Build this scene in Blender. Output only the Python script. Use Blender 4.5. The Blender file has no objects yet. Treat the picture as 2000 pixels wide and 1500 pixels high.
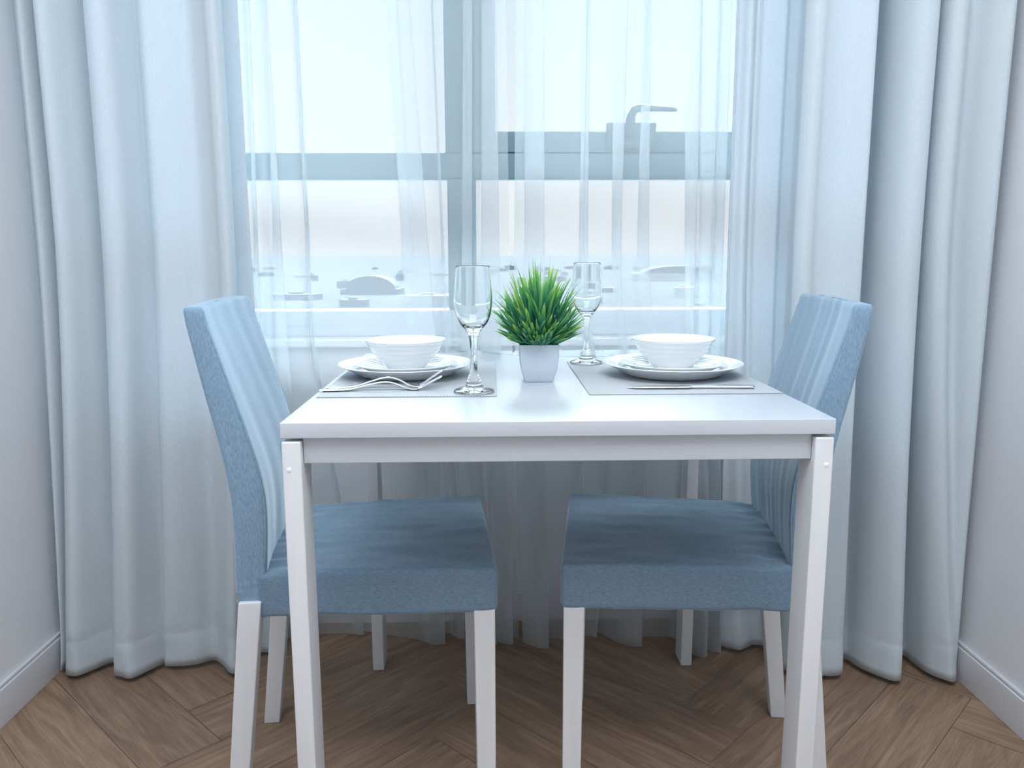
import bpy, bmesh, math, random
from mathutils import Matrix, Vector, noise

S = bpy.context.scene
C = S.collection
# ------------------------------------------------------------------ camera
CAMP = (-0.0908, -1.0493, 0.9637)
PITCH, YAW, ROLL, FPX = 0.16331, 0.02476, -0.00289, 1560.6
cd = bpy.data.cameras.new('camera'); cam = bpy.data.objects.new('camera', cd); C.objects.link(cam)
fw = Vector((math.sin(YAW)*math.cos(PITCH), math.cos(YAW)*math.cos(PITCH), -math.sin(PITCH)))
rt = Vector((math.cos(YAW), -math.sin(YAW), 0)); up = rt.cross(fw)
r2 = rt*math.cos(ROLL)+up*math.sin(ROLL); u2 = -rt*math.sin(ROLL)+up*math.cos(ROLL)
M3 = Matrix((r2, u2, -fw)).transposed().to_4x4()
cam.matrix_world = Matrix.Translation(CAMP) @ M3
cd.sensor_width = 36; cd.lens = FPX/2000*36; cd.clip_start = .02; cd.clip_end = 20000
S.camera = cam
S.view_settings.view_transform = 'Standard'; S.view_settings.look = 'None'
S.view_settings.gamma = 1; S.view_settings.exposure = 0.0
S.view_settings.use_curve_mapping = False
# ------------------------------------------------------------------ sky
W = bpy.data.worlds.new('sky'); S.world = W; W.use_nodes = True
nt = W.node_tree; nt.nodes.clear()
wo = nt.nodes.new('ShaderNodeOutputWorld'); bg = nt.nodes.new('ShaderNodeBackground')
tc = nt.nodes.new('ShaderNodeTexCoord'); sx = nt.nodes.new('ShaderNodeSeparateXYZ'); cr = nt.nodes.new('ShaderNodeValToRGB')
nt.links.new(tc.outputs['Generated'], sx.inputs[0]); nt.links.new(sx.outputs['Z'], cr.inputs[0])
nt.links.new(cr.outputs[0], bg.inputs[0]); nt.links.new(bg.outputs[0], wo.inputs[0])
e = cr.color_ramp.elements
e[0].position = 0.0; e[0].color = (.93, .925, .945, 1)
e[1].position = .07; e[1].color = (.95, .955, .98, 1)
n = e.new(.28); n.color = (.80, .92, 1.0, 1)
n = e.new(.8); n.color = (.70, .86, 1.0, 1)
sm = nt.nodes.new('ShaderNodeMapRange'); sm.interpolation_type = 'SMOOTHSTEP'   # hazy sky; upper part, out of view, boosted to light the room
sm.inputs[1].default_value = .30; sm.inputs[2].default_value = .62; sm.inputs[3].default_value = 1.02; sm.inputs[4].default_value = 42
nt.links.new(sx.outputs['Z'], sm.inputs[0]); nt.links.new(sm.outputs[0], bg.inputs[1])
# ------------------------------------------------------------------ room fill light (added, out of view under the ceiling)
def area(name, loc, sx_, sy_, power, col, aim=None):
    l = bpy.data.lights.new(name, 'AREA'); l.shape = 'RECTANGLE'; l.size = sx_; l.size_y = sy_
    l.energy = power; l.color = col
    o = bpy.data.objects.new(name, l); C.objects.link(o); o.location = loc
    if aim:
        o.rotation_euler = (Vector(aim)-Vector(loc)).to_track_quat('-Z', 'Y').to_euler()
    return o
area('room_fill', (0.0, -1.0, 2.56), 1.8, 1.2, 50, (.92, .955, 1.0))  # soft fill added to brighten the room, no fixture modelled

# ------------------------------------------------------------------ materials
def mat(name, col, rough=.5, spec=.5, metal=0, coat=0, coat_rough=.1):
    m = bpy.data.materials.new(name); m.use_nodes = True
    b = m.node_tree.nodes['Principled BSDF']
    b.inputs['Base Color'].default_value = (*col, 1); b.inputs['Roughness'].default_value = rough
    b.inputs['Specular IOR Level'].default_value = spec; b.inputs['Metallic'].default_value = metal
    b.inputs['Coat Weight'].default_value = coat; b.inputs['Coat Roughness'].default_value = coat_rough
    return m
def N(m, t): return m.node_tree.nodes.new(t)
def Lk(m, a, b): m.node_tree.links.new(a, b)
def noise_col(m, c1, c2, scale=(1, 1, 1), ns=50, detail=3, bump=0, bdist=.001, coord='Object'):
    b = m.node_tree.nodes['Principled BSDF']
    t = N(m, 'ShaderNodeTexCoord'); mp = N(m, 'ShaderNodeMapping'); nn = N(m, 'ShaderNodeTexNoise'); r = N(m, 'ShaderNodeValToRGB')
    mp.inputs['Scale'].default_value = scale; nn.inputs['Scale'].default_value = ns; nn.inputs['Detail'].default_value = detail
    Lk(m, t.outputs[coord], mp.inputs[0]); Lk(m, mp.outputs[0], nn.inputs[0]); Lk(m, nn.outputs[0], r.inputs[0])
    r.color_ramp.elements[0].color = (*c1, 1); r.color_ramp.elements[1].color = (*c2, 1)
    r.color_ramp.elements[0].position = .3; r.color_ramp.elements[1].position = .7
    Lk(m, r.outputs[0], b.inputs['Base Color'])
    if bump:
        bp = N(m, 'ShaderNodeBump'); bp.inputs['Strength'].default_value = bump; bp.inputs['Distance'].default_value = bdist
        Lk(m, nn.outputs[0], bp.inputs['Height']); Lk(m, bp.outputs[0], b.inputs['Normal'])
    return m

M = {}
M['lacquer'] = noise_col(mat('white_lacquer', (.8, .82, .85), .32, .5, coat=1, coat_rough=.16), (.56, .60, .65), (.58, .62, .67), (1, 1, 1), 180, 2, .02, .0005)
M['lacquer'].node_tree.nodes['Principled BSDF'].inputs['Coat IOR'].default_value = 1.75
M['legpaint'] = noise_col(mat('white_painted_wood', (.78, .80, .82), .42), (.71, .73, .75), (.75, .765, .78), (1, 1, .1), 60, 3, .03, .0005)
M['ceramic'] = mat('white_glazed_ceramic', (.88, .92, .94), .12, .5, coat=.4)
M['potglaze'] = mat('white_pot_glaze', (.55, .635, .72), .3, .5)
M['steel'] = noise_col(mat('brushed_steel', (.72, .74, .76), .16, metal=1), (.70, .72, .75), (.80, .82, .84), (1, 8, 1), 90, 2)
M['bolt'] = mat('zinc_bolt', (.62, .64, .66), .35, metal=1)
M['wall'] = noise_col(mat('painted_plaster', (.86, .87, .91), .75), (.83, .85, .885), (.85, .87, .905), (1, 1, 1), 260, 3, .12, .0012)
M['ceil'] = mat('ceiling_paint', (.8, .8, .8), .8)
M['base'] = mat('baseboard_paint', (.74, .75, .78), .4)
M['alu'] = mat('grey_aluminium', (.20, .30, .34), .45, metal=.1)
M['white_frame'] = mat('white_window_ledge', (.72, .78, .84), .4)
M['handle'] = mat('handle_metal', (.20, .27, .30), .35, metal=.2)
# chair fabric
def fabric(name, c1, c2, sc, ns):
    m = mat(name, c1, .85, .25)
    b = m.node_tree.nodes['Principled BSDF']
    b.inputs['Sheen Weight'].default_value = 1.0; b.inputs['Sheen Roughness'].default_value = .35; b.inputs['Sheen Tint'].default_value = (.80, .92, 1, 1)
    noise_col(m, c1, c2, sc, ns, 4, .25, .0008)
    return m
M['seatfab'] = fabric('blue_grey_melange_cover', (.135, .215, .30), (.205, .30, .385), (18, 60, 60), 9)
M['backfab'] = fabric('blue_grey_melange_back_cover', (.17, .275, .39), (.26, .38, .49), (60, 60, 16), 9)
# curtain cloth: mostly diffuse with a little light coming through
def drape_mat():
    m = mat('pale_blue_drape_cloth', (.5, .6, .67), .8, .2)
    noise_col(m, (.72, .80, .845), (.78, .855, .89), (1, 1, .35), 420, 3, .2, .0008)
    nt = m.node_tree; b = nt.nodes['Principled BSDF']; out = nt.nodes['Material Output']
    b.inputs['Sheen Weight'].default_value = .2
    tr = N(m, 'ShaderNodeBsdfTranslucent'); tr.inputs[0].default_value = (.60, .74, .84, 1)
    mx = N(m, 'ShaderNodeMixShader'); mx.inputs[0].default_value = .25
    Lk(m, b.outputs[0], mx.inputs[1]); Lk(m, tr.outputs[0], mx.inputs[2]); Lk(m, mx.outputs[0], out.inputs[0])
    return m
M['drape'] = drape_mat()
def sheer_mat():
    m = bpy.data.materials.new('white_voile'); m.use_nodes = True; nt = m.node_tree; nt.nodes.clear()
    out = N(m, 'ShaderNodeOutputMaterial'); tp = N(m, 'ShaderNodeBsdfTransparent'); tl = N(m, 'ShaderNodeBsdfTranslucent'); df = N(m, 'ShaderNodeBsdfDiffuse')
    tl.inputs[0].default_value = (.66, .71, .735, 1); df.inputs[0].default_value = (.88, .92, .94, 1)
    m1 = N(m, 'ShaderNodeMixShader'); m1.inputs[0].default_value = .38
    Lk(m, tl.outputs[0], m1.inputs[1]); Lk(m, df.outputs[0], m1.inputs[2])
    lw = N(m, 'ShaderNodeLayerWeight'); lw.inputs[0].default_value = .35
    mr = N(m, 'ShaderNodeMapRange'); mr.inputs[3].default_value = .31; mr.inputs[4].default_value = .84
    Lk(m, lw.outputs['Facing'], mr.inputs[0])
    m2 = N(m, 'ShaderNodeMixShader')
    Lk(m, mr.outputs[0], m2.inputs[0]); Lk(m, tp.outputs[0], m2.inputs[1]); Lk(m, m1.outputs[0], m2.inputs[2]); Lk(m, m2.outputs[0], out.inputs[0])
    return m
M['sheer'] = sheer_mat()
def glass_mat():
    m = mat('clear_glass', (.97, .99, .99), 0.0); b = m.node_tree.nodes['Principled BSDF']
    b.inputs['Transmission Weight'].default_value = 1; b.inputs['IOR'].default_value = 1.48
    return m
M['glass'] = glass_mat()
def pane_mat():
    m = bpy.data.materials.new('window_pane_glass'); m.use_nodes = True; nt = m.node_tree; nt.nodes.clear()
    out = N(m, 'ShaderNodeOutputMaterial'); tp = N(m, 'ShaderNodeBsdfTransparent'); tp.inputs[0].default_value = (.96, .98, .98, 1)
    g = N(m, 'ShaderNodeBsdfGlossy'); g.inputs['Roughness'].default_value = .02
    f = N(m, 'ShaderNodeFresnel'); f.inputs[0].default_value = 1.45; mx = N(m, 'ShaderNodeMixShader')
    Lk(m, f.outputs[0], mx.inputs[0]); Lk(m, tp.outputs[0], mx.inputs[1]); Lk(m, g.outputs[0], mx.inputs[2]); Lk(m, mx.outputs[0], out.inputs[0])
    return m
M['pane'] = pane_mat()
def placemat_mat():
    m = mat('grey_woven_vinyl', (.5, .53, .56), .7, .3); b = m.node_tree.nodes['Principled BSDF']
    t = N(m, 'ShaderNodeTexCoord'); ck = N(m, 'ShaderNodeTexChecker'); ck.inputs['Scale'].default_value = 420
    ck.inputs[1].default_value = (.54, .575, .60, 1); ck.inputs[2].default_value = (.36, .39, .42, 1)
    Lk(m, t.outputs['Object'], ck.inputs[0]); Lk(m, ck.outputs[0], b.inputs['Base Color'])
    bp = N(m, 'ShaderNodeBump'); bp.inputs['Strength'].default_value = .5; bp.inputs['Distance'].default_value = .0006
    Lk(m, ck.outputs['Fac'], bp.inputs['Height']); Lk(m, bp.outputs[0], b.inputs['Normal'])
    return m
M['placemat'] = placemat_mat()
def leaf_mat():
    m = mat('grass_leaf_plastic', (.1, .3, .08), .45, .5); nt = m.node_tree; b = nt.nodes['Principled BSDF']; out = nt.nodes['Material Output']
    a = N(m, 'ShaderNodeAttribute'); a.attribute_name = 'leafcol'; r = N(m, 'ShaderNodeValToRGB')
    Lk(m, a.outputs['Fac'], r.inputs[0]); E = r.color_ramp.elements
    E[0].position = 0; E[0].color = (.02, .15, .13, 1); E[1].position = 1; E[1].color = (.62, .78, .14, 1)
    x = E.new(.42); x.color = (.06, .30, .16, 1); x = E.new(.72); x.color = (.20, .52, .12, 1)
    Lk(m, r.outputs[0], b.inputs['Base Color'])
    tr = N(m, 'ShaderNodeBsdfTranslucent'); Lk(m, r.outputs[0], tr.inputs[0]); mx = N(m, 'ShaderNodeMixShader'); mx.inputs[0].default_value = .35
    Lk(m, b.outputs[0], mx.inputs[1]); Lk(m, tr.outputs[0], mx.inputs[2]); Lk(m, mx.outputs[0], out.inputs[0])
    return m
M['leaf'] = leaf_mat()
M['moss'] = mat('dark_green_plastic_base', (.02, .07, .04), .8)
def floor_mat():
    m = mat('oak_herringbone', (.3, .2, .13), .45, .4); b = m.node_tree.nodes['Principled BSDF']
    uv = N(m, 'ShaderNodeUVMap'); uv.uv_map = 'UVMap'
    mp = N(m, 'ShaderNodeMapping'); mp.inputs['Scale'].default_value = (1.6, 16, 1)
    nn = N(m, 'ShaderNodeTexNoise'); nn.inputs['Scale'].default_value = 2.2; nn.inputs['Detail'].default_value = 6; nn.inputs['Distortion'].default_value = 1.6
    Lk(m, uv.outputs[0], mp.inputs[0]); Lk(m, mp.outputs[0], nn.inputs[0])
    r = N(m, 'ShaderNodeValToRGB'); E = r.color_ramp.elements
    E[0].position = .30; E[0].color = (.200, .128, .083, 1); E[1].position = .70; E[1].color = (.345, .235, .158, 1)
    x = E.new(.5); x.color = (.27, .178, .118, 1)
    Lk(m, nn.outputs[0], r.inputs[0])
    mp2 = N(m, 'ShaderNodeMapping'); mp2.inputs['Scale'].default_value = (8, 150, 1)
    n2 = N(m, 'ShaderNodeTexNoise'); n2.inputs['Scale'].default_value = 2; n2.inputs['Detail'].default_value = 3
    Lk(m, uv.outputs[0], mp2.inputs[0]); Lk(m, mp2.outputs[0], n2.inputs[0])
    ov = N(m, 'ShaderNodeMixRGB'); ov.blend_type = 'OVERLAY'; ov.inputs[0].default_value = .35
    Lk(m, r.outputs[0], ov.inputs[1]); Lk(m, n2.outputs[0], ov.inputs[2])
    a = N(m, 'ShaderNodeAttribute'); a.attribute_name = 'board'
    mr = N(m, 'ShaderNodeMapRange'); mr.inputs[3].default_value = .92; mr.inputs[4].default_value = 1.08
    Lk(m, a.outputs['Fac'], mr.inputs[0])
    mu = N(m, 'ShaderNodeVectorMath'); mu.operation = 'SCALE'; Lk(m, ov.outputs[0], mu.inputs[0]); Lk(m, mr.outputs[0], mu.inputs['Scale'])
    Lk(m, mu.outputs[0], b.inputs['Base Color'])
    bp = N(m, 'ShaderNodeBump'); bp.inputs['Strength'].default_value = .12; bp.inputs['Distance'].default_value = .001
    Lk(m, n2.outputs[0], bp.inputs['Height']); Lk(m, bp.outputs[0], b.inputs['Normal'])
    return m
M['floor'] = floor_mat()

# ------------------------------------------------------------------ helpers
def link(name, bm, m, parent=None, sharp=40, smooth=True):
    me = bpy.data.meshes.new(name)
    bmesh.ops.recalc_face_normals(bm, faces=bm.faces[:])
    bm.to_mesh(me); bm.free()
    if m: me.materials.append(m)
    if smooth:
        for p in me.polygons: p.use_smooth = True
        if sharp: me.set_sharp_from_angle(angle=math.radians(sharp))
    o = bpy.data.objects.new(name, me); C.objects.link(o)
    if parent: o.parent = parent
    return o
def tag(o, label=None, cat=None, group=None, kind=None):
    for k, v in (('label', label), ('category', cat), ('group', group), ('kind', kind)):
        if v: o[k] = v
    return o
def thing(name, label, cat, loc=(0, 0, 0), rz=0, group=None):
    o = bpy.data.objects.new(name, None); C.objects.link(o); o.empty_display_size = .05
    o.location = loc; o.rotation_euler = (0, 0, rz)
    return tag(o, label, cat, group)
def struct(name, bm, m, **k): return tag(link(name, bm, m, **k), kind='structure')

def axis(h, r, n):
    inner = [-(h-r)+2*(h-r)*i/n for i in range(n+1)]
    return [-h, -h+r*.3, -h+r*.65]+inner+[h-r*.65, h-r*.3, h]
def rbox(bm, c, h, r=.002, n=(1, 1, 1), f=None):
    """rounded box; f maps a local point to its final place"""
    ax = [axis(h[i], r, n[i]) for i in range(3)]; cache = {}
    def V(p):
        k = tuple(round(a, 6) for a in p)
        if k in cache: return cache[k]
        q = Vector([max(-(h[i]-r), min(h[i]-r, p[i])) for i in range(3)]); d = Vector(p)-q
        if d.length > 1e-9: q = q + d.normalized()*r
        if f: q = f(q)
        v = bm.verts.new(q+Vector(c)); cache[k] = v; return v
    for a in range(3):
        b, d = (a+1) % 3, (a+2) % 3
        for s in (-1, 1):
            for i in range(len(ax[b])-1):
                for j in range(len(ax[d])-1):
                    vs = []
                    for ii, jj in ((i, j), (i+1, j), (i+1, j+1), (i, j+1)):
                        p = [0, 0, 0]; p[a] = s*h[a]; p[b] = ax[b][ii]; p[d] = ax[d][jj]; vs.append(V(p))
                    if len(set(vs)) == 4:
                        try: bm.faces.new(vs if s > 0 else vs[::-1])
                        except ValueError: pass
def box(bm, x0, x1, y0, y1, z0, z1, r=0):
    if r: rbox(bm, ((x0+x1)/2, (y0+y1)/2, (z0+z1)/2), ((x1-x0)/2, (y1-y0)/2, (z1-z0)/2), r); return
    vs = [bm.verts.new((x, y, z)) for x in (x0, x1) for y in (y0, y1) for z in (z0, z1)]
    for f in ((0, 1, 3, 2), (4, 6, 7, 5), (0, 4, 5, 1), (2, 3, 7, 6), (0, 2, 6, 4), (1, 5, 7, 3)):
        bm.faces.new([vs[i] for i in f])
def lathe(bm, prof, seg=64, c=(0, 0, 0)):
    rings = []
    for r, z in prof:
        if r < 1e-6: rings.append([bm.verts.new((c[0], c[1], c[2]+z))])
        else: rings.append([bm.verts.new((c[0]+r*math.cos(2*math.pi*i/seg), c[1]+r*math.sin(2*math.pi*i/seg), c[2]+z)) for i in range(seg)])
    for a, b in zip(rings, rings[1:]):
        for i in range(seg):
            j = (i+1) % seg
            if len(a) == 1 and len(b) == 1: continue
            if len(a) == 1: bm.faces.new((a[0], b[j], b[i]))
            elif len(b) == 1: bm.faces.new((a[i], a[j], b[0]))
            else: bm.faces.new((a[i], a[j], b[j], b[i]))
def catmull(P, k):
    out = []; n = len(P); d = len(P[0])
    for i in range(n-1):
        p0, p1, p2, p3 = P[max(i-1, 0)], P[i], P[i+1], P[min(i+2, n-1)]
        for s in range(k):
            t = s/k
            out.append(tuple(.5*((2*p1[c])+(-p0[c]+p2[c])*t+(2*p0[c]-5*p1[c]+4*p2[c]-p3[c])*t*t+(-p0[c]+3*p1[c]-3*p2[c]+p3[c])*t**3) for c in range(d)))
    out.append(tuple(P[-1])); return out
def interp(x, xs, ys):
    if x <= xs[0]: return ys[0]
    for i in range(len(xs)-1):
        if x <= xs[i+1]: return ys[i]+(ys[i+1]-ys[i])*(x-xs[i])/(xs[i+1]-xs[i])
    return ys[-1]
def copy_tree(o, parent=None):
    c = o.copy(); C.objects.link(c)
    if parent: c.parent = parent
    for ch in list(o.children): copy_tree(ch, c)
    return c

# ================================================================== ROOM
XL, XR, YW, YB, ZC = -1.117, .974, .95, -3.3, 2.6
def herringbone():
    bm = bmesh.new(); uvl = bm.loops.layers.uv.new('UVMap'); cl = bm.verts.layers.float.new('board')
    w, L = .15, .75; rnd = random.Random(4); c45 = math.sqrt(.5); g = .0006
    ox, oy = -.64, .43
    for k in range(-70, 71):
        for m_ in range(-8, 9):
            bx, by = k*w+m_*L, k*w-m_*L
            for kind in (0, 1):
                if kind == 0: x0, x1, y0, y1 = bx, bx+L, by, by+w
                else: x0, x1, y0, y1 = bx, bx+w, by+w, by+w+L
                cx, cy = (x0+x1)/2, (y0+y1)/2
                X = (cx-cy)*c45+ox; Y = (cx+cy)*c45+oy
                if not (XL-.6 < X < XR+.6 and YB-.6 < Y < YW+.6): continue
                o1, o2, rv = rnd.random()*40, rnd.random()*40, rnd.random()
                vs = []
                for (a, b) in ((x0+g, y0+g), (x1-g, y0+g), (x1-g, y1-g), (x0+g, y1-g)):
                    v = bm.verts.new(((a-b)*c45+ox, (a+b)*c45+oy, 0)); v[cl] = rv; vs.append((v, a, b))
                f = bm.faces.new([v for v, _, _ in vs])
                for lp, (v, a, b) in zip(f.loops, vs):
                    u_, v_ = (a-x0, b-y0) if kind == 0 else (b-y0, a-x0)
                    lp[uvl].uv = (u_+o1, v_+o2)
    for co, no in (((XL-.02, 0, 0), (-1, 0, 0)), ((XR+.02, 0, 0), (1, 0, 0)), ((0, YB-.02, 0), (0, -1, 0)), ((0, YW+.02, 0), (0, 1, 0))):
        bmesh.ops.bisect_plane(bm, geom=bm.verts[:]+bm.edges[:]+bm.faces[:], plane_co=co, plane_no=no, clear_outer=True)
    # subfloor showing in the hairline joints
    zz = -.0015
    q = [bm.verts.new(p) for p in ((XL-.02, YB-.02, zz), (XR+.02, YB-.02, zz), (XR+.02, YW+.02, zz), (XL-.02, YW+.02, zz))]
    bm.faces.new(q)
    return bm
struct('floor', herringbone(), M['floor'], smooth=False)
bm = bmesh.new(); box(bm, XL-.15, XL, YB-.15, YW+.15, -.05, ZC+.1); struct('wall_left', bm, M['wall'], smooth=False)
bm = bmesh.new(); box(bm, XR, XR+.15, YB-.15, YW+.15, -.05, ZC+.1); struct('wall_right', bm, M['wall'], smooth=False)
bm = bmesh.new(); box(bm, XL-.15, XR+.15, YB-.15, YB, -.05, ZC+.1); struct('wall_front', bm, M['wall'], smooth=False)
bm = bmesh.new(); box(bm, XL-.15, XR+.15, YB-.15, YW+.2, ZC, ZC+.12); struct('ceiling', bm, M['ceil'], smooth=False)
# window wall with its opening
WX0, WX1, WZ0, WZ1 = -.98, .86, .752, 2.42
bm = bmesh.new()
box(bm, XL, XR, YW, YW+.2, 0, WZ0-.02); box(bm, XL, XR, YW, YW+.2, WZ1, ZC)
box(bm, XL, WX0, YW, YW+.2, WZ0-.02, WZ1); box(bm, WX1, XR, YW, YW+.2, WZ0-.02, WZ1)
struct('wall_back', bm, M['wall'], smooth=False)
def baseboard(name, x0, x1, y0, y1, side):
    bm = bmesh.new(); box(bm, x0, x1, y0, y1, 0, .078, .0015)
    if side: # moulded lip
        xa, xb = (x0, x1-.004) if side > 0 else (x0+.004, x1)
        box(bm, xa, xb, y0, y1, .0785, .087, .003)
    else: box(bm, x0, x1, y0+.004, y1, .0785, .087, .003)
    struct(name, bm, M['base'])
baseboard('baseboard_left', XL, XL+.0125, YB, YW, 1)
baseboard('baseboard_right', XR-.0125, XR, YB, YW, -1)
baseboard('baseboard_back', XL+.013, XR-.013, YW-.0125, YW, 0)
bm = bmesh.new(); box(bm, WX0+.002, WX1-.002, YW-.022, YW+.11, .7325, .7515, .003)
struct('trim_1', bm, mat('white_sill_board', (.92, .94, .95), .35))

# window
win = tag(bpy.data.objects.new('window_1', None), kind='structure'); C.objects.link(win); win.location = (0, 0, 0)
YG = 1.055
bm = bmesh.new()
box(bm, WX0, WX0+.05, YG-.03, YG+.04, .8165, WZ1, .003); box(bm, WX1-.05, WX1, YG-.03, YG+.04, .8165, WZ1, .003)
box(bm, WX0+.05, WX1-.05, YG-.03, YG+.04, WZ1-.05, WZ1, .003)
link('frame', bm, M['alu'], win)
bm = bmesh.new(); box(bm, WX0, WX1, YG-.035, YG+.05, .752, .816, .003); box(bm, WX0, WX1, YG-.045, YG-.036, .752, .775, .002)
tag(link('ledge', bm, M['white_frame'], win), label='pale painted bottom ledge')
bm = bmesh.new(); box(bm, WX0+.05, WX1-.05, YG-.028, YG+.035, 1.148, 1.211, .003); link('transom', bm, M['alu'], win)
bm = bmesh.new(); box(bm, -.205, -.15, YG-.027, YG+.034, 1.2115, WZ1-.05, .003); box(bm, -.202, -.13, YG-.027, YG+.034, .8165, 1.1475, .003)
link('mullion', bm, M['alu'], win)
bm = bmesh.new()
x0, x1 = -.1495, WX1-.052; za, zb = 1.2115, WZ1-.052; y0, y1 = YG-.034, YG+.02
box(bm, x0, x0+.07, y0, y1, za, zb, .003); box(bm, x1-.055, x1, y0, y1, za, zb, .003)
box(bm, x0+.07, x1-.055, y0, y1, za, 1.262, .003); box(bm, x0+.07, x1-.055, y0, y1, zb-.055, zb, .003)
sash = link('sash', bm, M['alu'], win)
bm = bmesh.new()
yb = YG-.034
box(bm, .197, .322, yb-.012, yb, 1.218, 1.283, .006)
def bar(bm, pts, r, seg=10, flat=1.0):
    """round bar through points"""
    rings = []
    for i, p in enumerate(pts):
        p = Vector(p); a = Vector(pts[max(i-1, 0)]); b = Vector(pts[min(i+1, len(pts)-1)]); t = (b-a).normalized()
        s = Vector((0, 1, 0)) if abs(t.y) < .9 else Vector((1, 0, 0)); u = t.cross(s).normalized(); v = t.cross(u)
        rr = r[i] if isinstance(r, (list, tuple)) else r
        rings.append([bm.verts.new(p+u*rr*math.cos(2*math.pi*k/seg)+v*rr*flat*math.sin(2*math.pi*k/seg)) for k in range(seg)])
    for a, b in zip(rings, rings[1:]):
        for k in range(seg): bm.faces.new((a[k], a[(k+1) % seg], b[(k+1) % seg], b[k]))
    bm.faces.new(rings[0][::-1]); bm.faces.new(rings[-1])
bar(bm, [(.254, yb-.016, 1.25), (.254, yb-.02, 1.27), (.2555, yb-.026, 1.295), (.262, yb-.03, 1.309), (.275, yb-.032, 1.3125), (.32, yb-.034, 1.311), (.355, yb-.034, 1.309), (.367, yb-.034, 1.308)],
    [.013, .0125, .011, .0105, .009, .0068, .006, .004])
link('handle', bm, M['handle'], sash)
bm = bmesh.new(); box(bm, WX0+.05, -.205, YG-.003, YG+.003, 1.2115, WZ1-.05); box(bm, x0+.07, x1-.055, YG-.003, YG+.003, 1.2625, zb-.055)
link('upper_pane', bm, M['pane'], win, smooth=False)
bm = bmesh.new(); box(bm, WX0+.05, -.202, YG-.003, YG+.003, .8165, 1.1475); box(bm, -.13, WX1-.05, YG-.003, YG+.003, .8165, 1.1475)
link('lower_pane', bm, M['pane'], win, smooth=False)

# ================================================================== CITY
bm = bmesh.new()
q = [bm.verts.new(p) for p in ((-9000, 40, -62), (9000, 40, -62), (9000, 15000, -62), (-9000, 15000, -62))]; bm.faces.new(q)
gm = noise_col(mat('hazy_city_ground', (.6, .62, .66), .9, .1), (.0082, .0085, .0098), (.0115, .0114, .0121), (1, .45, 1), .012, 5)  # haze put into the ground colour as muted lilac-grey
tag(link('city_ground', bm, gm, smooth=False), kind='structure')
bmats = [mat('haze_tinted_%s' % n_, c_, .8, .2) for n_, c_ in (('cream', (.040, .039, .039)), ('lilac', (.022, .023, .028)), ('grey', (.027, .028, .031)), ('white', (.055, .055, .055)))]  # haze put into the building colours, close to the ground tone
rnd = random.Random(11)
spots = []
for i in range(64):
    Y = rnd.uniform(640, 3200); X = rnd.uniform(-.36, .42)*Y
    if abs(X-.236*Y) < .05*Y and 1500 < Y < 2200: Y += 900
    if any(math.hypot(X-a, Y-b) < 75 for a, b in spots+[(415, 1800), (415-70, 1800), (415+70, 1800), (-186, 1260)]): continue
    spots.append((X, Y))
    w, d, h = rnd.uniform(14, 60), rnd.uniform(14, 40), rnd.uniform(5, 16)
    bm = bmesh.new(); box(bm, -w/2, w/2, -d/2, d/2, 0, h); box(bm, -w*.2, w*.1, -d*.2, d*.2, h, h+2.6)
    o = link('city_building', bm, bmats[rnd.choice((0, 1, 1, 2, 2, 3))], smooth=False)
    o.location = (X, Y, -62); o.rotation_euler.z = rnd.uniform(-.3, .3)
    tag(o, 'small pale city building far below the window, coloured faint for haze', 'building', 'hazy city buildings beyond the window')
def arched(name, label, cx, cy, w, d, hw, ha, m1, m2):
    t = thing(name, label, 'building', (cx, cy, -62))
    bm = bmesh.new(); box(bm, -w/2, w/2, -d/2, d/2, 0, hw); link('wall', bm, m1, t, smooth=False)
    bm = bmesh.new(); n_ = 20; A = []; 
    for i in range(n_+1):
        a = math.pi*i/n_; x, z = -math.cos(a)*w*.42, hw+math.sin(a)*ha
        A.append((bm.verts.new((x, -d/2, z)), bm.verts.new((x, d/2, z))))
    for (a, b), (c_, d_) in zip(A, A[1:]): bm.faces.new((a, c_, d_, b))
    bm.faces.new([a for a, b in A]); bm.faces.new([b for a, b in A][::-1]); link('roof', bm, m2, t)
arched('arched_hall', 'long white hall with a shallow arched roof, seen above the right bowl', 415, 1800, 190, 60, 16, 16, bmats[3], bmats[2])
arched('domed_hall', 'grey hall with a rounded roof, seen above the left bowl', -186, 1260, 90, 60, 8, 20, bmats[1], bmats[1])

# ================================================================== CURTAINS
def cloth(P, zs, place, k=5):
    """P control points with any number of channels, place(channels, z) -> Vector"""
    Q = catmull(P, k); bm = bmesh.new(); cols = []
    for q in Q: cols.append([bm.verts.new(place(q, z)) for z in zs])
    for a, b in zip(cols, cols[1:]):
        for j in range(len(zs)-1): bm.faces.new((a[j], b[j], b[j+1], a[j+1]))
    return bm
HEM = .014
zs_d = [HEM, HEM+.02, .05, .075, .088, .094, .10, .106, .13, .17, .22, .28, .35, .43, .52, .62, .73, .85, .98, 1.12, 1.27, 1.43, 1.6, 1.8, 2.0, 2.2, 2.4, ZC-.002]
def place_drape(q, z):
    xt, yt, xb, yb = q[:4]
    s = min(z/1.06, 1); s = 1-(1-s)**1.5
    dm = (.675, 1.5) if xt < 0 else (.64, 1.3)
    if yt < .76: yt = dm[0]+(yt-dm[0])*(dm[1] if yt > dm[0] else 1)
    yt = min(yt, .768); yb = min(yb, .762)
    # folds soften towards the hem
    x = xb+(xt-xb)*s; y = yb+(yt-yb)*s
    w = noise.noise(Vector((x*15, y*9, z*.9)))*.010*min(1, z*2)
    y += w
    if abs(z-.097) < .004: y += .0012
    if z < .3:  # creases over the sewn hem
        y += noise.noise(Vector((x*26, 3.1, z*11)))*.009*(1-z/.3)
    y = min(y, .925)
    return Vector((max(XL+.016, min(XR-.016, x)), y, z))
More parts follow.
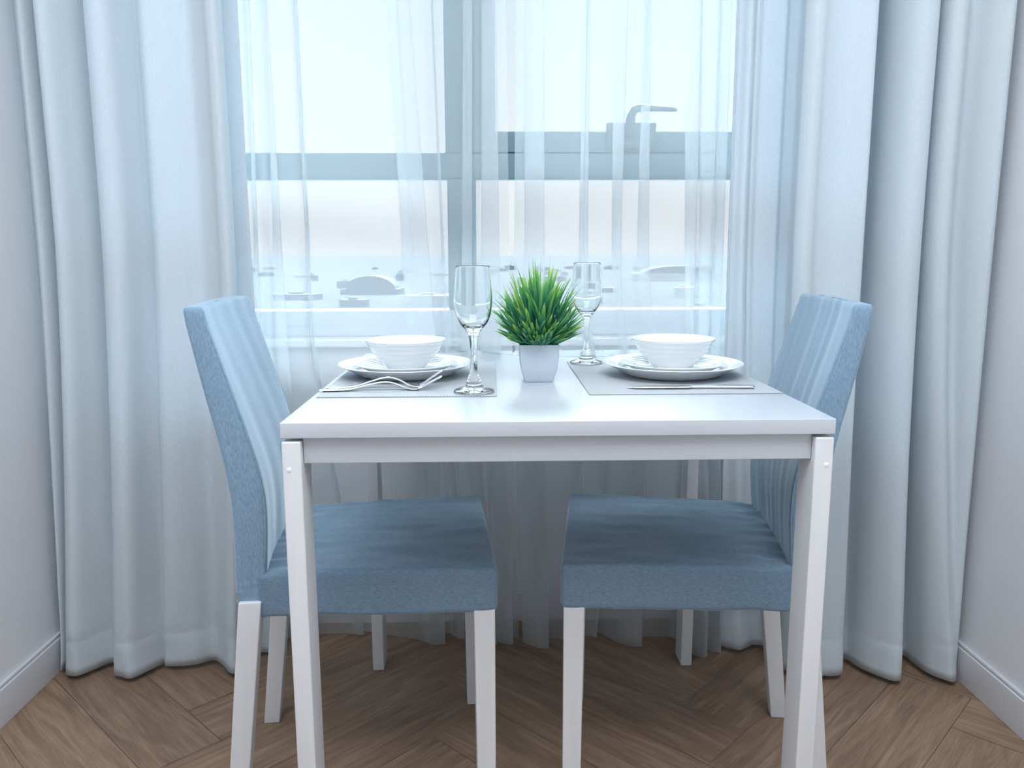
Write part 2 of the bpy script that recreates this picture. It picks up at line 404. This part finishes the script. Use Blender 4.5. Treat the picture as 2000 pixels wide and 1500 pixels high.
LD = [(-1.095, .74, -1.098, .74), (-1.062, .70, -1.096, .70), (-1.045, .69, -1.092, .695), (-1.027, .715, -1.088, .71), (-1.022, .748, -1.086, .722),
 (-1.014, .70, -1.080, .69), (-1.000, .668, -1.070, .668), (-.980, .663, -1.045, .660), (-.958, .69, -1.02, .69), (-.925, .722, -.992, .722),
 (-.913, .70, -.972, .70), (-.905, .672, -.963, .669), (-.885, .655, -.94, .655), (-.862, .66, -.917, .650), (-.842, .70, -.89, .68),
 (-.825, .712, -.866, .711), (-.812, .693, -.860, .70), (-.79, .68, -.83, .700), (-.755, .685, -.79, .712), (-.715, .702, -.752, .727),
 (-.680, .69, -.72, .692), (-.66, .673, -.703, .672), (-.645, .668, -.685, .665), (-.640, .69, -.674, .69), (-.66, .73, -.68, .73),
 (-.70, .765, -.70, .77), (-.70, .80, -.69, .79), (-.67, .815, -.662, .80), (-.627, .82, -.60, .815)]
RD = [(.440, .768, .46, .762), (.450, .745, .47, .75), (.468, .722, .50, .735), (.486, .738, .522, .745), (.497, .766, .542, .762), (.524, .768, .56, .762), (.550, .76, .572, .745), (.576, .745, .582, .72), (.580, .71, .578, .70), (.564, .68, .570, .67),
 (.552, .66, .573, .648), (.564, .643, .588, .628), (.582, .642, .602, .618), (.602, .652, .63, .614), (.65, .655, .67, .612), (.69, .646, .695, .617), (.700, .660, .704, .628),
 (.694, .71, .704, .67), (.705, .74, .715, .70), (.728, .715, .738, .688), (.737, .655, .750, .655), (.752, .615, .768, .622), (.775, .603, .798, .588), (.80, .612, .823, .592),
 (.812, .65, .832, .62), (.810, .70, .85, .69), (.818, .70, .882, .70), (.818, .65, .889, .665), (.824, .61, .896, .625), (.84, .598, .912, .595), (.857, .607, .928, .579),
 (.875, .635, .938, .577), (.89, .635, .946, .583), (.905, .608, .952, .592), (.927, .59, .955, .603), (.943, .598, .957, .62), (.952, .63, .957, .65), (.956, .68, .957, .69)]
for P, lab in ((LD, 'pale blue-grey drape hanging beside the left wall, behind the left chair'),
               (RD, 'pale blue-grey drape hanging beside the right wall, behind the right chair')):
    o = link('curtain', cloth(P, zs_d, place_drape), M['drape'], sharp=0)
    md = o.modifiers.new('thickness', 'SOLIDIFY'); md.thickness = .0012
    tag(o, lab, 'curtain', 'drapes')

# voile: each fold is a Z pleat (a, b) -> three layers between a and b
def voile_points(start, folds, end, amp):
    P = []
    def base(xt): return .80
    P.append((start[0], .815, start[1], start[2], .83 if len(start) < 4 else start[3]))
    for (at, bt, am, bm_, ah, bh, yh, fh) in folds:
        # channels: x_top, y_upper, x_mid, x_hem, y_hem
        mt, mm, mh = (at+bt)/2, (am+bm_)/2, (ah+bh)/2
        P.append((at-.004, .794, am-.004, ah-.012, yh-fh*.3))
        P.append((mt, .786, mm, mh, yh-fh))
        P.append((bt, .784, bm_, bh, yh-fh))
        P.append((bt, .789, bm_, bh, yh-fh*.85))
        P.append((mt, .800, mm, mh, yh-fh*.2))
        P.append((at, .812, am, ah, yh+fh*.35))
        P.append((at, .818, am, ah, yh+fh*.5))
        P.append((mt, .820, mm, mh+.004, yh+fh*.55))
        P.append((bt+.004, .816, bm_+.004, bh+.012, yh+fh*.5))
    P.append((end[0], .815, end[1], end[2], end[3]))
    return P
LF = [(-.624, -.607, -.635, -.620, -.64, -.60, .855, .02), (-.580, -.570, -.592, -.561, -.57, -.53, .85, .02), (-.513, -.508, -.509, -.503, -.45, -.42, .865, .01),
      (-.310, -.267, -.286, -.224, -.27, -.215, .835, .04), (-.219, -.214, -.201, -.192, -.18, -.165, .845, .025), (-.148, -.130, -.161, -.139, -.13, -.085, .82, .035), (-.107, -.079, -.114, -.074, -.07, -.045, .81, .025)]
RF = [(-.011, .024, -.014, .027, .0, .04, .80, .035), (.116, .126, .108, .126, .095, .12, .815, .03), (.186, .208, .186, .199, .15, .165, .83, .015), (.251, .259, .242, .266, .225, .268, .80, .035),
      (.342, .368, .362, .376, .355, .37, .825, .02), (.377, .407, .396, .412, .385, .415, .765, .05), (.419, .434, .425, .438, .435, .455, .77, .035)]
LP = voile_points((-.68, -.69, -.70, .84), LF, (-.056, -.047, -.03, .815), 1)
RP = voile_points((-.034, -.041, -.02, .80), RF, (.50, .50, .52, .82), 1)
ZT = .7405
def A_of(x): return interp(x, (-.185, -.165, -.10, -.04, .06, .20, .30, .345, .368), (0, .045, .10, .155, .185, .19, .17, .10, 0))
zs_v = [('h', z) for z in (HEM-.004, .03, .06, .085, .092, .10, .15, .22, .30, .40, .50, .60, .68, .715)] + [('edge', .733), ('lie1', .742), ('lie2', .743), ('lie0', .745)] + \
       [('h', z) for z in (.752, .762, .775, .79, .81, .84, .88, .93, 1.0, 1.1, 1.25, 1.4, 1.6, 1.9, 2.2, ZC-.002)]
def place_voile(q, zz):
    mode, z = zz; xt, yu, xm, xh, yh = q
    if z >= .76:
        t = (min(z, 1.9)-.76)/.745; x = xm+(xt-xm)*t; y = yu
    else:
        t = z/.76; x = xh+(xm-xh)*t; s = max(0, min(1, (z-.15)/.55)); s = s*s*(3-2*s); y = yh+(yu-yh)*s
    y += noise.noise(Vector((x*5, 7.7, z*.9)))*.008
    if x < .37 and z < .76 and x > -.39: y = max(y, .768)
    if x >= .37 and z < .76: y = max(y, .70)
    a = A_of(x); k = min(1, a/.045)
    hang = Vector((x, y, z))
    if mode == 'h':
        if z > .745:
            hang.y -= a*math.exp(-(z-.745)/.085)
            hang.y = max(hang.y, .58)
        return hang
    yt = .80-a+(yu-.80)*.6; lift = (.83-yu)*.03
    if mode == 'lie0': p = Vector((x, yt, ZT+.0035+lift))
    elif mode == 'lie2': p = Vector((x, yt*.5+.752*.5, ZT+.003+lift))
    elif mode == 'lie1': p = Vector((x, .7505, ZT+.0025+lift))
    else: p = Vector((x, .762+(yu-.80)*.2, .733))
    return hang.lerp(p, k)
o = link('sheer_curtain', cloth(LP, zs_v, place_voile, 4), M['sheer'], sharp=0)
tag(o, 'white sheer curtain over the left half of the window, ending at the thin bright gap', 'curtain', 'sheer curtains')
o = link('sheer_curtain', cloth(RP, zs_v, place_voile, 4), M['sheer'], sharp=0)
tag(o, 'white sheer curtain over the right half of the window, in front of the window handle', 'curtain', 'sheer curtains')

# ================================================================== TABLE
T = thing('dining_table', 'white square dining table set for two, standing against the sheer curtains', 'table')
bm = bmesh.new(); box(bm, -.375, .375, 0, .75, .7185, .74, .0012); link('tabletop', bm, M['lacquer'], T)
for sx_ in (-1, 1):
    for back in (0, 1):
        bm = bmesh.new(); xa, xb = (-.3745, -.3485) if sx_ < 0 else (.3485, .3745)
        ya, yb_ = (.0005, .058) if not back else (.692, .7495)
        box(bm, xa, xb, ya, yb_, 0, .714, .0025)
        lg = link('leg', bm, M['legpaint'], T)
        if not back:
            bm = bmesh.new(); lathe(bm, [(0, .0007), (.0028, .0007), (.0036, .0003), (.0038, -.001)], 20)
            for v in bm.verts: v.co = Vector((v.co.x, -v.co.z, v.co.y))
            sc = link('screw_cap', bm, M['ceramic'], lg); sc.location = (-.3655*1 if sx_ < 0 else .3655, .0005, .6755)
for (x0_, x1_, y0_, y1_) in ((-.348, .348, .012, .030), (-.348, .348, .720, .738), (-.366, -.352, .059, .691), (.352, .366, .059, .691)):
    bm = bmesh.new(); box(bm, x0_, x1_, y0_, y1_, .681, .718, .0012); link('apron', bm, M['lacquer'], T)
for x_ in (-.300, .288):
    bm = bmesh.new(); lathe(bm, [(0, .0), (.008, .0005), (.011, .003), (.011, .0405), (0, .0405)], 24); b_ = link('bolt', bm, M['bolt'], T); b_.location = (x_, .045, .6775)

# ================================================================== CHAIRS
bz = (.385, .42, .493, .576, .662, .753, .883)
brear = (-.221, -.222, -.219, -.219, -.231, -.251, -.276)
bfz = (.385, .462, .552, .611, .689, .783, .883)
bfront = (-.172, -.170, -.164, -.168, -.188, -.216, -.246)
def smoothi(z, zs, xs):
    w = 0; a = 0
    for d in (-.03, -.015, 0, .015, .03): a += interp(z+d, zs, xs)
    return a/5
def make_chair(label, seed):
    t = thing('dining_chair', label, 'chair', group='dining chairs')
    rn = seed*13.7
    def fs(q):  # seat cover
        tx = (q.x+.1945)/.389                # 0 rear, 1 front
        hw = .172+(.203-.172)*max(0, min(1, tx)); p = q.copy(); p.y = q.y/.2*hw
        if q.z > .03:
            p.z += .004*math.cos(q.x/.19*1.45)*math.cos(q.y/.2*1.45)
            p.z += (noise.noise(Vector((q.x*30+rn, q.y*9, 1)))*.0022+noise.noise(Vector((q.x*10, q.y*34+rn, 3)))*.0016)
            # pucker where the seat meets the back
            k = max(0, 1-(q.x+.165)/.07); p.z += min(k, 1)**2*.007*noise.noise(Vector((q.x*12+q.y*8, q.y*38+rn, 4.4)))*(1.3 if abs(q.y) > .1 else .6)
        if q.z < -.02:  # the cover is cut away over the legs at its corners
            cx = min(1, max(0, (q.x-.142)/.05))
            cy = min(1, max(0, (abs(q.y)-.16)/.035))
            p.z += .005*cx*cy + noise.noise(Vector((q.x*16+rn, q.y*16, 5)))*.003
        p.y += (q.y > .19)*noise.noise(Vector((q.x*18+rn, q.z*10, 8)))*.002-(q.y < -.19)*noise.noise(Vector((q.x*18+rn, q.z*10, 9)))*.002
        return p
    bm = bmesh.new(); rbox(bm, (.0055, 0, .4205), (.1945, .2, .0395), .009, (36, 40, 6), fs); link('seat', bm, M['seatfab'], t, sharp=0)
    def fb(q):
        z = q.z+.6335; u = q.x/.025
        xr, xf = smoothi(z, bz, brear), smoothi(z, bfz, bfront)
        p = Vector(((xr+xf)/2+u*(xf-xr)/2, q.y, z-.6335))
        if u > .5:  # hollow + wrinkles of the front face
            p.x -= .006*math.cos(q.y/.17*1.5)
            if abs(q.y) < .155: p.x += noise.noise(Vector((q.y*(16 if seed == 1 else 42)+rn+z*3, z*1.6, 2)))*(.003 if seed == 1 else .0032)*(1-(abs(q.y)/.155)**4)
        p.y *= 1+.018*math.sin((z-.385)/.5*3.1)
        # top edge sags a touch, bottom edge gathered over the legs
        if q.z > .24: p.z += .003*math.cos(q.y/.17*1.5)
        if q.z < -.22: p.z += -.010*u+.008*max(0, -u)*(abs(q.y) > .12)+noise.noise(Vector((q.x*60, q.y*40+rn, 0)))*.004
        return p
    bm = bmesh.new(); rbox(bm, (0, 0, .6335), (.025, .17, .2495), .0085, (4, 30, 44), fb); bk = link('backrest', bm, M['backfab'], t, sharp=0)
    for sy in (-1, 1):
        pp = []
        for i in range(19):
            z = .470+i*.0218; pp.append((smoothi(z, bfz, bfront)-.0024, sy*(.17*(1+.018*math.sin((z-.385)/.5*3.1))-.0024), z))
        bm = bmesh.new(); bar(bm, pp, .0013, 8); link('piping', bm, M['backfab'], bk, sharp=0)
    for sy in (-1, 1):
        for front in (1, 0):
            if front:
                def fl(q, sy=sy):
                    k = (q.z+.205)/.41; s = .0150+.0025*k
                    return Vector((.178+.002*(1-k)+q.x/.0165*s, sy*(.1815+.0005*(1-k))+q.y/.0165*s, q.z))
            else:
                def fl(q, sy=sy):
                    k = (q.z+.205)/.41; s = .0155+.0025*k
                    return Vector((-.243+.045*k+q.x/.0165*s, sy*(.160-.008*0)+q.y/.0165*s, q.z))
            bm = bmesh.new(); rbox(bm, (0, 0, .205), (.0165, .0165, .205), .0022, (1, 1, 6), fl); link('leg', bm, M['legpaint'], t)
    return t
ch = make_chair('dining chair in a smooth blue-grey cover, left of the table, facing right', 1)
ch.location = (-.300, .362, 0); ch.rotation_euler.z = math.radians(4.7)
c2 = make_chair('dining chair in a creased blue-grey cover, right of the table, facing left', 2)
c2.location = (.2435, .362, 0); c2.rotation_euler.z = math.radians(172.5)

# ================================================================== TABLEWARE
ZTOP = .7402; ZM = ZTOP+.0016
def placemat(x0, x1, y0, y1, lab):
    bm = bmesh.new(); rbox(bm, (0, 0, .0008), ((x1-x0)/2, (y1-y0)/2, .0008), .0007, (4, 4, 1))
    o = link('placemat', bm, M['placemat']); o.location = ((x0+x1)/2, (y0+y1)/2, ZTOP)
    tag(o, lab, 'placemat', 'placemats')
placemat(-.3665, -.084, .186, .583, 'grey woven placemat on the left half of the table, under two forks')
placemat(.0625, .3725, .194, .580, 'grey woven placemat on the right half of the table, under a knife')
def ribbed(prof, a, n_, r0, r1):
    """adds concentric throwing ridges to a smooth (r, z) profile"""
    out = []
    for r, z in prof: out.append((r, z+(a*math.sin((r-r0)/(r1-r0)*n_*2*math.pi) if r0 < r < r1 else 0)))
    return out
def dense(P, k=6): return [(max(0, a), b) for a, b in catmull(P, k)]
def plate_bm(R, H, foot, rib):
    up_ = dense([(0, .004), (foot*.9, .0045), (foot*1.12, .007), (R*.80, H*.68), (R*.93, H*.93), (R*.995, H)], 10)
    up_ = ribbed(up_, rib, 4, foot*1.2, R*.97)
    dn = dense([(R, H-.0012), (R*.93, H*.93-.0035), (R*.80, H*.66-.0045), (foot*1.15, .003), (foot*1.0, 0), (foot*.9, .0008), (0, .0012)], 6)
    bm = bmesh.new(); lathe(bm, up_+dn, 96); return bm
def bowl_bm():
    R, H = .0735, .053
    out = dense([(0, .001), (.028, .001), (.031, 0), (.034, .001), (.046, .014), (.0585, .029), (.067, .0425), (R, H-.001)], 12)
    o2 = []
    for r, z in out:
        t = (z-.020)/.030
        if 0 < t < 1: r = r+.0011*(abs(math.sin(t*math.pi*3.5)))-.0004
        o2.append((r, z))
    inn = dense([(R-.0004, H), (R-.0022, H-.0012), (.0645, .0425), (.056, .0298), (.0435, .0158), (.03, .0055), (0, .0035)], 6)
    bm = bmesh.new(); lathe(bm, o2+inn, 96); return bm
pl = link('dinner_plate', plate_bm(.1235, .0235, .074, .0007), M['ceramic'])
sp = link('side_plate', plate_bm(.0945, .0175, .056, .0006), M['ceramic'])
bo = link('bowl', bowl_bm(), M['ceramic'])
def setting(objs, cx, cy, sc, labs):
    for o, dz, lab in zip(objs, (0, .0068, .0068+.0062), labs):
        o.location = (cx, cy, ZM+dz*sc+.0002); o.scale = (sc, sc, sc)
        tag(o, lab[0], lab[1], lab[2])
def labs(side):
    return (('large white ribbed dinner plate, lowest of the %s table setting' % side, 'plate', 'dinner plates'),
            ('smaller white ribbed plate between the %s bowl and the dinner plate' % side, 'plate', 'side plates'),
            ('white ribbed bowl stacked on top of the two %s plates' % side, 'bowl', 'bowls'))
p2, s2, b2 = copy_tree(pl), copy_tree(sp), copy_tree(bo)
setting((pl, sp, bo), -.249, .408, 1.0, labs('left'))
setting((p2, s2, b2), .2385, .392, 1.025, labs('right'))

def flute_bm():
    out = dense([(0, 0), (.020, 0), (.0315, .0008), (.0322, .0025), (.0300, .0046), (.018, .0088), (.0125, .0135), (.0110, .0195), (.0075, .030), (.0056, .050), (.0055, .066), (.0065, .080), (.0088, .092), (.0145, .1015),
                 (.0225, .1120), (.0280, .1265), (.0302, .145), (.0296, .163), (.0280, .181), (.0266, .1995)], 5)
    inn = dense([(.0262, .2005), (.0255, .1995), (.0266, .181), (.0281, .163), (.0286, .145), (.0264, .1285), (.0210, .1160), (.0125, .1075), (0, .1045)], 5)
    bm = bmesh.new(); lathe(bm, out+inn, 64); return bm
g1 = link('champagne_flute', flute_bm(), M['glass'], sharp=0); g1.location = (-.1205, .218, ZM+.0003)
tag(g1, 'empty champagne flute on the left placemat, in front of the left plates', 'glass', 'champagne flutes')
g2 = copy_tree(g1); g2.location = (.0985, .547, ZM+.0003)
tag(g2, 'empty champagne flute behind the potted grass, on the right placemat', 'glass', 'champagne flutes')

# cutlery: strips swept along x with a side profile
def strip(bm, st):
    """st: list of (x, y, z, halfwidth, halfthick)"""
    rings = []
    for i, (x, y, z, hw, ht) in enumerate(st):
        a = st[max(i-1, 0)]; b = st[min(i+1, len(st)-1)]; t = Vector((b[0]-a[0], b[1]-a[1], b[2]-a[2])).normalized()
        s = Vector((-t.y, t.x, 0)).normalized(); u = t.cross(s)
        c = Vector((x, y, z)); r = []
        for k in range(10):
            an = 2*math.pi*k/10; ca, sa = math.cos(an), math.sin(an)
            r.append(bm.verts.new(c+s*hw*math.copysign(abs(ca)**.6, ca)+u*ht*math.copysign(abs(sa)**.8, sa)))
        rings.append(r)
    for a, b in zip(rings, rings[1:]):
        for k in range(10): bm.faces.new((a[k], a[(k+1) % 10], b[(k+1) % 10], b[k]))
    bm.faces.new(rings[0][::-1]); bm.faces.new(rings[-1])
def fork_bm():
    bm = bmesh.new()
    P = [(0, 0, .0022, .0052, 0.00056), (.004, 0, .0020, .0092, 0.00074), (.02, 0, .0018, .0100, 0.00087), (.05, 0, .0030, .0075, 0.00093), (.080, 0, .0095, .0048, 0.00099), (.105, 0, .0135, .0034, 0.00112), (.122, 0, .0110, .0036, 0.00105),
         (.138, 0, .0050, .0070, 0.00081), (.150, 0, .0022, .0115, 0.00062), (.160, 0, .0028, .0118, 0.00056)]
    strip(bm, catmull(P, 4))
    for k in range(4):
        y = (-1.5+k)*.0066
        strip(bm, catmull([(.1585, y, .0026, .0026, 0.00056), (.168, y*1.0, .0060, .0021, 0.00056), (.182, y*.98, .0135, .0018, 0.00050), (.195, y*.95, .0200, .0014, 0.00043), (.199, y*.94, .0218, .0005, 0.00025)], 3))
    return bm
f1 = link('fork', fork_bm(), M['steel'], sharp=0); f1.location = (-.372, .236, ZM+.0004); f1.rotation_euler.z = math.radians(3)
tag(f1, 'steel fork lying nearest the table edge on the left placemat', 'fork', 'forks')
f2 = copy_tree(f1); f2.location = (-.3665, .257, ZM+.0004); f2.rotation_euler.z = math.radians(4)
f2.scale = (.97, 1, 1.3)
tag(f2, 'steel fork lying between the nearer fork and the left plates', 'fork', 'forks')
f3 = copy_tree(f1); f3.location = (.335, .548, ZM+.0004); f3.rotation_euler.z = math.radians(176)
tag(f3, 'steel fork mostly hidden behind the right plates, tips beside the flute', 'fork', 'forks')
bm = bmesh.new()
K = thing('table_knife', 'steel table knife lying on the right placemat, in front of the right plates', 'knife', (.130, .239, ZM+.0003), math.radians(-1))
strip(bm, catmull([(.105, 0, .0030, .0045, .0022), (.112, 0, .0030, .0050, .0026), (.15, 0, .0030, .0062, .0028), (.185, 0, .0032, .0085, .0028), (.204, 0, .0032, .0088, .0026), (.209, 0, .0030, .005, .0018)], 4))
link('handle', bm, M['steel'], K, sharp=0)
bm = bmesh.new()
strip(bm, catmull([(0, .006, .0024, .0008, .0003), (.006, .003, .0026, .0048, .0006), (.02, .001, .0028, .0080, .0009), (.06, 0, .0030, .0090, .0011), (.098, 0, .0030, .0088, .0013), (.107, 0, .0030, .0048, .0018)], 4))
link('blade', bm, M['steel'], K, sharp=0)

# ================================================================== POTTED GRASS
PT = thing('potted_grass', 'small bushy green artificial grass in a white square pot, between the two flutes', 'plant', (-.0095, .3485, ZTOP), math.radians(0))
bm = bmesh.new(); hs = [(.0232, 0), (.0245, .0012), (.0278, .010), (.0312, .022), (.0332, .038), (.0340, .052), (.0342, .066)]
def sqring(h, z, rr=.0028):
    out = []
    for cx, cy, a0 in ((1, 1, 0), (-1, 1, 90), (-1, -1, 180), (1, -1, 270)):
        for k in range(4):
            a = math.radians(a0+k*30); out.append(bm.verts.new((cx*(h-rr)+rr*math.cos(a), cy*(h-rr)+rr*math.sin(a), z)))
    return out
hs = catmull(hs, 3)
R_ = [sqring(h, z) for h, z in hs]+[sqring(.0322, .0664), sqring(.0315, .060), sqring(.031, .056)]
for a, b in zip(R_, R_[1:]):
    for k in range(16): bm.faces.new((a[k], a[(k+1) % 16], b[(k+1) % 16], b[k]))
bm.faces.new(R_[0][::-1]); bm.faces.new(R_[-1])
link('pot', bm, M['potglaze'], PT, sharp=35)
bm = bmesh.new(); la = bm.verts.layers.float.new('leafcol'); rnd = random.Random(5)
rbox(bm, (0, 0, .058), (.0305, .0305, .004), .002, (4, 4, 1))
def blade(o, d, Ln, w, bend, c0, tw):
    n_ = 8; p = Vector(o); d = Vector(d).normalized()
    side = d.cross(Vector((0, 0, 1)))
    if side.length < .05: side = Vector((1, 0, 0))
    side.normalize(); side = Matrix.Rotation(tw, 3, d) @ side
    rows = []
    for i in range(n_+1):
        t = i/n_; ww = w*(.45+.55*math.sin(min(1, t*1.7)*math.pi/2))*(1-max(0, (t-.35)/.65)**1.6)
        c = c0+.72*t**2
        nrm = side.cross(d).normalized()
        r = []
        for s, lift in ((-1, .25), (0, 0), (1, .25)):
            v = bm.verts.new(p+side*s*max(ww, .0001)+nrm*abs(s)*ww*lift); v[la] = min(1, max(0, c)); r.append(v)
        rows.append(r)
        p = p+d*Ln/n_
        d = (d+Vector((d.x, d.y, 0))*bend*(.3+t)/n_ - Vector((0, 0, 1))*bend*.5*t/n_).normalized()
    for a, b in zip(rows, rows[1:]):
        for k in range(2): bm.faces.new((a[k], a[k+1], b[k+1], b[k]))
for i in range(680):
    az = rnd.uniform(0, 2*math.pi); el = math.acos(rnd.uniform(.05, 1))   # from vertical
    el = min(el, 1.12)*rnd.uniform(.85, 1.05)
    d = (math.sin(el)*math.cos(az), math.sin(el)*math.sin(az), math.cos(el))
    # bushy ball: tips reach a sphere around (0,0,.14) of radius ~.078
    R = .080*rnd.uniform(.86, 1.12)
    o_ = Vector((d[0]*.026, d[1]*.026, .060)); ctr = Vector((0, 0, .132)); D = Vector(d)
    b_ = (o_-ctr).dot(D); cc = (o_-ctr).length_squared-R*R; reach = -b_+math.sqrt(max(0, b_*b_-cc))
    mode = rnd.random()
    if mode < .42: L_ = reach; st = o_
    else:          # side shoots starting inside the ball
        st = o_+D*reach*rnd.uniform(.30, .62); L_ = (reach-(st-o_).length)*rnd.uniform(.75, 1.05)
        D = (D+Vector((rnd.uniform(-.4, .4), rnd.uniform(-.4, .4), rnd.uniform(0, .5)))).normalized()
    D = (D+Vector((rnd.uniform(-.13, .13), rnd.uniform(-.13, .13), rnd.uniform(-.05, .1)))).normalized()
    if L_ < .02: continue
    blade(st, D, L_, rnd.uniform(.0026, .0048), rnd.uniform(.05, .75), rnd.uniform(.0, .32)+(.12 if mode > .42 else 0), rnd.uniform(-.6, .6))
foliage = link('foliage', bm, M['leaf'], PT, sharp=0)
